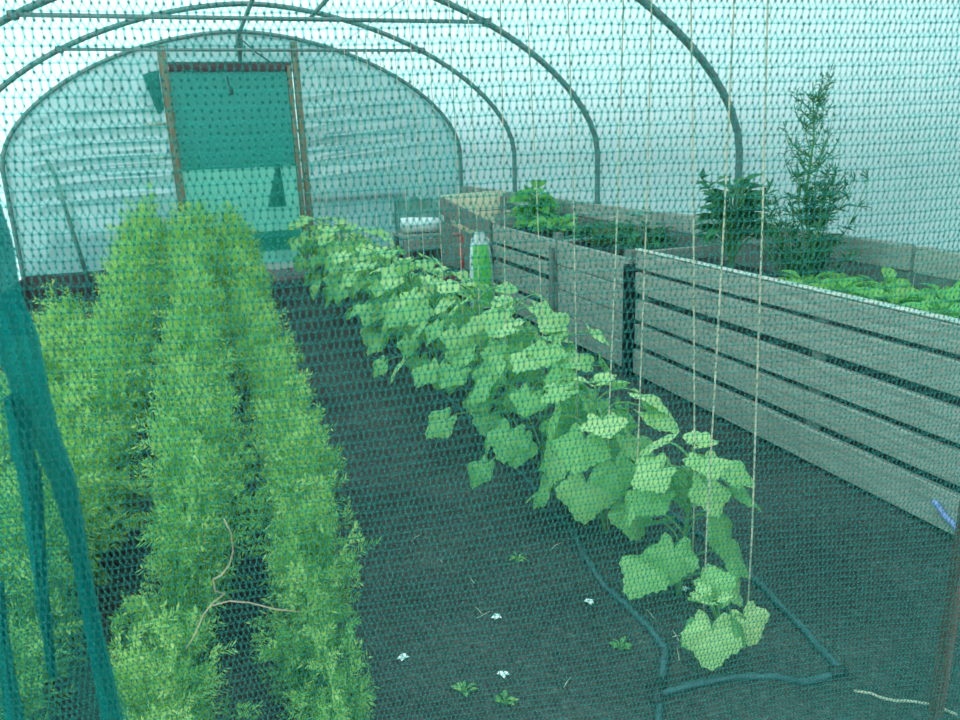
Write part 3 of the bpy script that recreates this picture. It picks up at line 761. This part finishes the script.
# ------------------------------------------------------------------ the knitted net hanging in the near doorway
YAW, TILT = math.radians(9), math.radians(14)
U_ = V((math.cos(YAW), -math.sin(YAW), 0))
NRM = V((math.sin(YAW), math.cos(YAW), 0))
V_ = V((0, 0, 1)) * math.cos(TILT) - NRM * math.sin(TILT)
NO = V((-.35, .365, 1.10))
def net_p(s_, t):
    p = NO + U_ * s_ + V_ * t
    return p + NRM * (.006 * math.sin(s_ * 9 + 1) * math.cos(t * 5) + .004 * math.sin(s_ * 21 + t * 13))
CW, CH = .0031, .0030
def build_net(name, s0, s1, t0, t1, back=0.0):
    nc, nr = int((s1 - s0) / CW), int((t1 - t0) / CH)
    rg = np.random.default_rng(int(3 + back * 1000))
    J, I = np.meshgrid(np.arange(nr), np.arange(nc), indexing='ij')
    sh = ((J // 2) % 2) * .5
    wob = np.cumsum(rg.normal(0, .00008, (nr, 1)), 0) + rg.normal(0, .00018, (nr, nc))
    S = s0 + (I + sh) * CW + wob
    T = t0 + J * CH + rg.normal(0, .00016, (nr, nc)) + .0006 * np.sin(I * .07)
    a = np.array
    Un, Vn, Nn, On = a(U_), a(V_), a(NRM), a(NO)
    off = .006 * np.sin(S * 9 + 1) * np.cos(T * 5) + .004 * np.sin(S * 21 + T * 13) + back * (1 + .35 * np.sin(S * 60 + T * 9))
    K = On + S[..., None] * Un + T[..., None] * Vn + off[..., None] * Nn
    verts, faces, mats = [], [], []
    base = 0
    def ribbons(Pa, Pb, w, bend, m):
        """slim three-sided yarn from Pa to Pb"""
        nonlocal base
        n = len(Pa)
        d_ = Pb - Pa; d_ /= np.linalg.norm(d_, axis=1)[:, None]
        side = np.cross(d_, Nn); side /= np.linalg.norm(side, axis=1)[:, None]
        w_ = (w * rg.uniform(.75, 1.25, n))[:, None]
        A1, A2, A3 = -side * w_ * .5 - Nn * w_ * .3, side * w_ * .5 - Nn * w_ * .3, Nn * w_ * .5
        v = np.stack([Pa + A1, Pa + A2, Pa + A3, Pb + A1, Pb + A2, Pb + A3], 1)
        verts.append(v.reshape(-1, 3))
        b0 = base + np.arange(n)[:, None] * 6
        faces.append(np.concatenate([b0 + a([q_]) for q_ in ([0, 1, 4, 3], [1, 2, 5, 4], [2, 0, 3, 5])], 0)); mats.append(np.full(3 * n, m))
        base += 6 * n
    ev = K[0:-1:2][:, :]; od = K[1::2][:, :]
    k = min(len(ev), len(od)); ev, od = ev[:k], od[:k]
    ribbons(ev.reshape(-1, 3), od.reshape(-1, 3), .00082, .5, 0)            # double pillar stitch
    up = ev[1:]; lo = od[:-1]
    # diagonals join each knot to the two above it
    for r_ in range(k - 1):
        l_, u_ = lo[r_], up[r_]
        if r_ % 2 == 0:
            ribbons(l_[1:], u_[:-1], .00058, .5, 0); ribbons(l_, u_, .00058, .5, 0)
        else:
            ribbons(l_, u_, .00058, .5, 0); ribbons(l_[:-1], u_[1:], .00058, .5, 0)
    # thin inlaid cross thread
    ribbons(od[:, :-1].reshape(-1, 3), od[:, 1:].reshape(-1, 3), .00052, .4, 0)
    # knots: little octahedra
    P = K.reshape(-1, 3); n = len(P); R_ = (.00062 * rg.uniform(.8, 1.25, n))[:, None]
    v = np.stack([P - Un * R_, P + Un * R_, P - Vn * R_ * 1.3, P + Vn * R_ * 1.3, P - Nn * R_, P + Nn * R_], 1)
    verts.append(v.reshape(-1, 3)); b0 = base + np.arange(n)[:, None] * 6
    tris = np.concatenate([b0 + a([q_]) for q_ in ([0, 2, 4], [2, 1, 4], [1, 3, 4], [3, 0, 4], [2, 0, 5], [1, 2, 5], [3, 1, 5], [0, 3, 5])], 0)
    vs = np.concatenate(verts).astype(np.float32); qs = np.concatenate(faces).astype(np.int32)
    me = bpy.data.meshes.new(name)
    nq, ntri = len(qs), len(tris)
    me.vertices.add(len(vs)); me.vertices.foreach_set('co', vs.ravel())
    me.loops.add(nq * 4 + ntri * 3)
    me.loops.foreach_set('vertex_index', np.concatenate([qs.ravel(), tris.ravel()]).astype(np.int32))
    me.polygons.add(nq + ntri)
    me.polygons.foreach_set('loop_start', np.concatenate([np.arange(nq) * 4, nq * 4 + np.arange(ntri) * 3]).astype(np.int32))
    me.polygons.foreach_set('material_index', np.concatenate([np.zeros(nq), np.ones(ntri)]).astype(np.int32))
    me.materials.append(M['net']); me.materials.append(M['knot'])
    me.update(calc_edges=True)
    o = bpy.data.objects.new(name, me); COL.objects.link(o)
    return o
net = build_net('shade_net_curtain', -.36, .46, -.40, .34)
tag(net, 'teal knitted shade netting hung across the near doorway of the tunnel', 'netting')
# gathered folds along its edge: several layers of the net bunched into soft pleats
def fold(cl, widths, off, seed, nu=14, nv=60):
    q = MB()
    def fn(u, v):
        k = v * (len(cl) - 1); i = min(int(k), len(cl) - 2); f = k - i
        s_ = cl[i][0] * (1 - f) + cl[i + 1][0] * f; t = cl[i][1] * (1 - f) + cl[i + 1][1] * f
        w = widths[i] * (1 - f) + widths[i + 1] * f
        return net_p(s_ + (u - .5) * w, t) + NRM * (off + .006 * math.sin(u * PI) + .0030 * math.sin(u * 21 + 4 * v + seed) + .0015 * noise.noise(V((u * 9, v * 14, seed))))
    q.grid(fn, nu, nv); return q
CAMLOC = V((-.5109, 0, 1.2643))
FOLDS = []
FOLDS.append(([(-0.2427, 0.1502), (-0.2432, 0.1353), (-0.2471, 0.1084), (-0.2463, 0.0889), (-0.2471, 0.0683), (-0.2477, 0.0409), (-0.2452, 0.0108), (-0.2468, -0.0281), (-0.2505, -0.0706), (-0.2545, -0.1349), (-0.2587, -0.1846)], [0.016, 0.0171, 0.0193, 0.0207, 0.0188, 0.0153, 0.0124, 0.0079, 0.0083, 0.0099, 0.011]))
FOLDS.append(([(-0.2569, 0.0586), (-0.2585, 0.0364), (-0.2597, 0.0128), (-0.2661, -0.025), (-0.2726, -0.0664), (-0.2827, -0.1284)], [0.0057, 0.0084, 0.0087, 0.0073, 0.0057, 0.004]))
FOLDS.append(([(-0.2931, -0.0553), (-0.3028, -0.1072), (-0.3133, -0.1704)], [0.0046, 0.0067, 0.0092]))
doubled = build_net('doubled_layer', -.36, -.252, -.40, .10, .018); doubled.parent = net
for i, (cl, w) in enumerate(FOLDS):
    o = fold(cl, w, .004 + .003 * i, i * 3.3).build('pleated_edge', M['hem'], net)

TH = []
TH.append([(-0.172, -0.0226), (-0.1699, -0.0333), (-0.1707, -0.0461), (-0.1741, -0.0558), (-0.1793, -0.0624), (-0.1839, -0.0646), (-0.1842, -0.0737), (-0.1792, -0.0761), (-0.1872, -0.0825), (-0.1926, -0.0894), (-0.1999, -0.1042), (-0.2057, -0.113)])
TH.append([(-0.1874, -0.084), (-0.178, -0.0826), (-0.1675, -0.0862), (-0.1545, -0.0943), (-0.1409, -0.0994)])
r = empty('dry_root_thread', net_p(*TH[0][5])); tag(r, 'curly beige dry root strand snagged on the teal netting', 'root strand')
for pl in TH:
    q = MB(); q.tube([net_p(*a) + NRM * .003 - V(r.location) - NRM * .007 for a in pl], [.0003] * (len(pl) - 1) + [.0003], 6); q.build('strand', M['string'], r)

# ------------------------------------------------------------------ light: bright overcast, sky brighter on one side
w = bpy.data.worlds.new('overcast'); SC.world = w; w.use_nodes = True
nt = w.node_tree; nt.nodes.clear()
out = nt.nodes.new('ShaderNodeOutputWorld'); bg = nt.nodes.new('ShaderNodeBackground')
tc = nt.nodes.new('ShaderNodeTexCoord'); sp = nt.nodes.new('ShaderNodeSeparateXYZ')
L(nt, tc.outputs['Generated'], sp.inputs[0])
mr = nt.nodes.new('ShaderNodeMapRange'); mr.inputs['From Min'].default_value = -1; mr.inputs['From Max'].default_value = 1
L(nt, sp.outputs[2], mr.inputs['Value'])
col = ramp(nt, mr.outputs[0], [(.0, (.08, .14, .11)), (.47, (.12, .20, .17)), (.52, (.42, .66, .66)), (.70, (.80, .97, .99)), (1.0, (.96, 1.0, 1.0))])
dp = nt.nodes.new('ShaderNodeVectorMath'); dp.operation = 'DOT_PRODUCT'; dp.inputs[1].default_value = V((-.85, .1, .35)).normalized()
L(nt, tc.outputs['Generated'], dp.inputs[0])
m2 = nt.nodes.new('ShaderNodeMapRange'); m2.inputs['From Min'].default_value = -1; m2.inputs['From Max'].default_value = 1
m2.inputs['To Min'].default_value = .30; m2.inputs['To Max'].default_value = 1.45
L(nt, dp.outputs['Value'], m2.inputs['Value'])
L(nt, col, bg.inputs[0]); L(nt, m2.outputs[0], bg.inputs[1])
L(nt, bg.outputs[0], out.inputs[0])
sun = bpy.data.lights.new('sun', 'SUN'); sun.energy = .7; sun.angle = math.radians(35); sun.color = (1, .99, .96)
so = bpy.data.objects.new('sun', sun); COL.objects.link(so)
so.rotation_euler = V((.7, -.05, -.7)).to_track_quat('-Z', 'Y').to_euler()

# ------------------------------------------------------------------ camera
cam = bpy.data.cameras.new('camera'); co = bpy.data.objects.new('camera', cam); COL.objects.link(co)
R3 = Matrix(((0.94131215, 0.12255825, -0.31450106), (-0.33584535, 0.24689664, -0.90898292), (-0.0337541, 0.96126038, 0.27356743)))
co.matrix_world = Matrix.Translation(CAMLOC) @ R3.to_4x4()
cam.sensor_width = 36; cam.lens = 774.933 * 36 / 960; cam.clip_start = .01; cam.clip_end = 100
cam.dof.use_dof = True; cam.dof.focus_distance = 2.6; cam.dof.aperture_fstop = 27
SC.camera = co
SC.view_settings.view_transform = 'Standard'; SC.view_settings.look = 'None'
SC.view_settings.exposure = .98; SC.view_settings.gamma = 1; SC.view_settings.use_curve_mapping = False
SC.cycles.max_bounces = 10; SC.cycles.diffuse_bounces = 6; SC.cycles.transparent_max_bounces = 12
SC.cycles.sample_clamp_indirect = 6
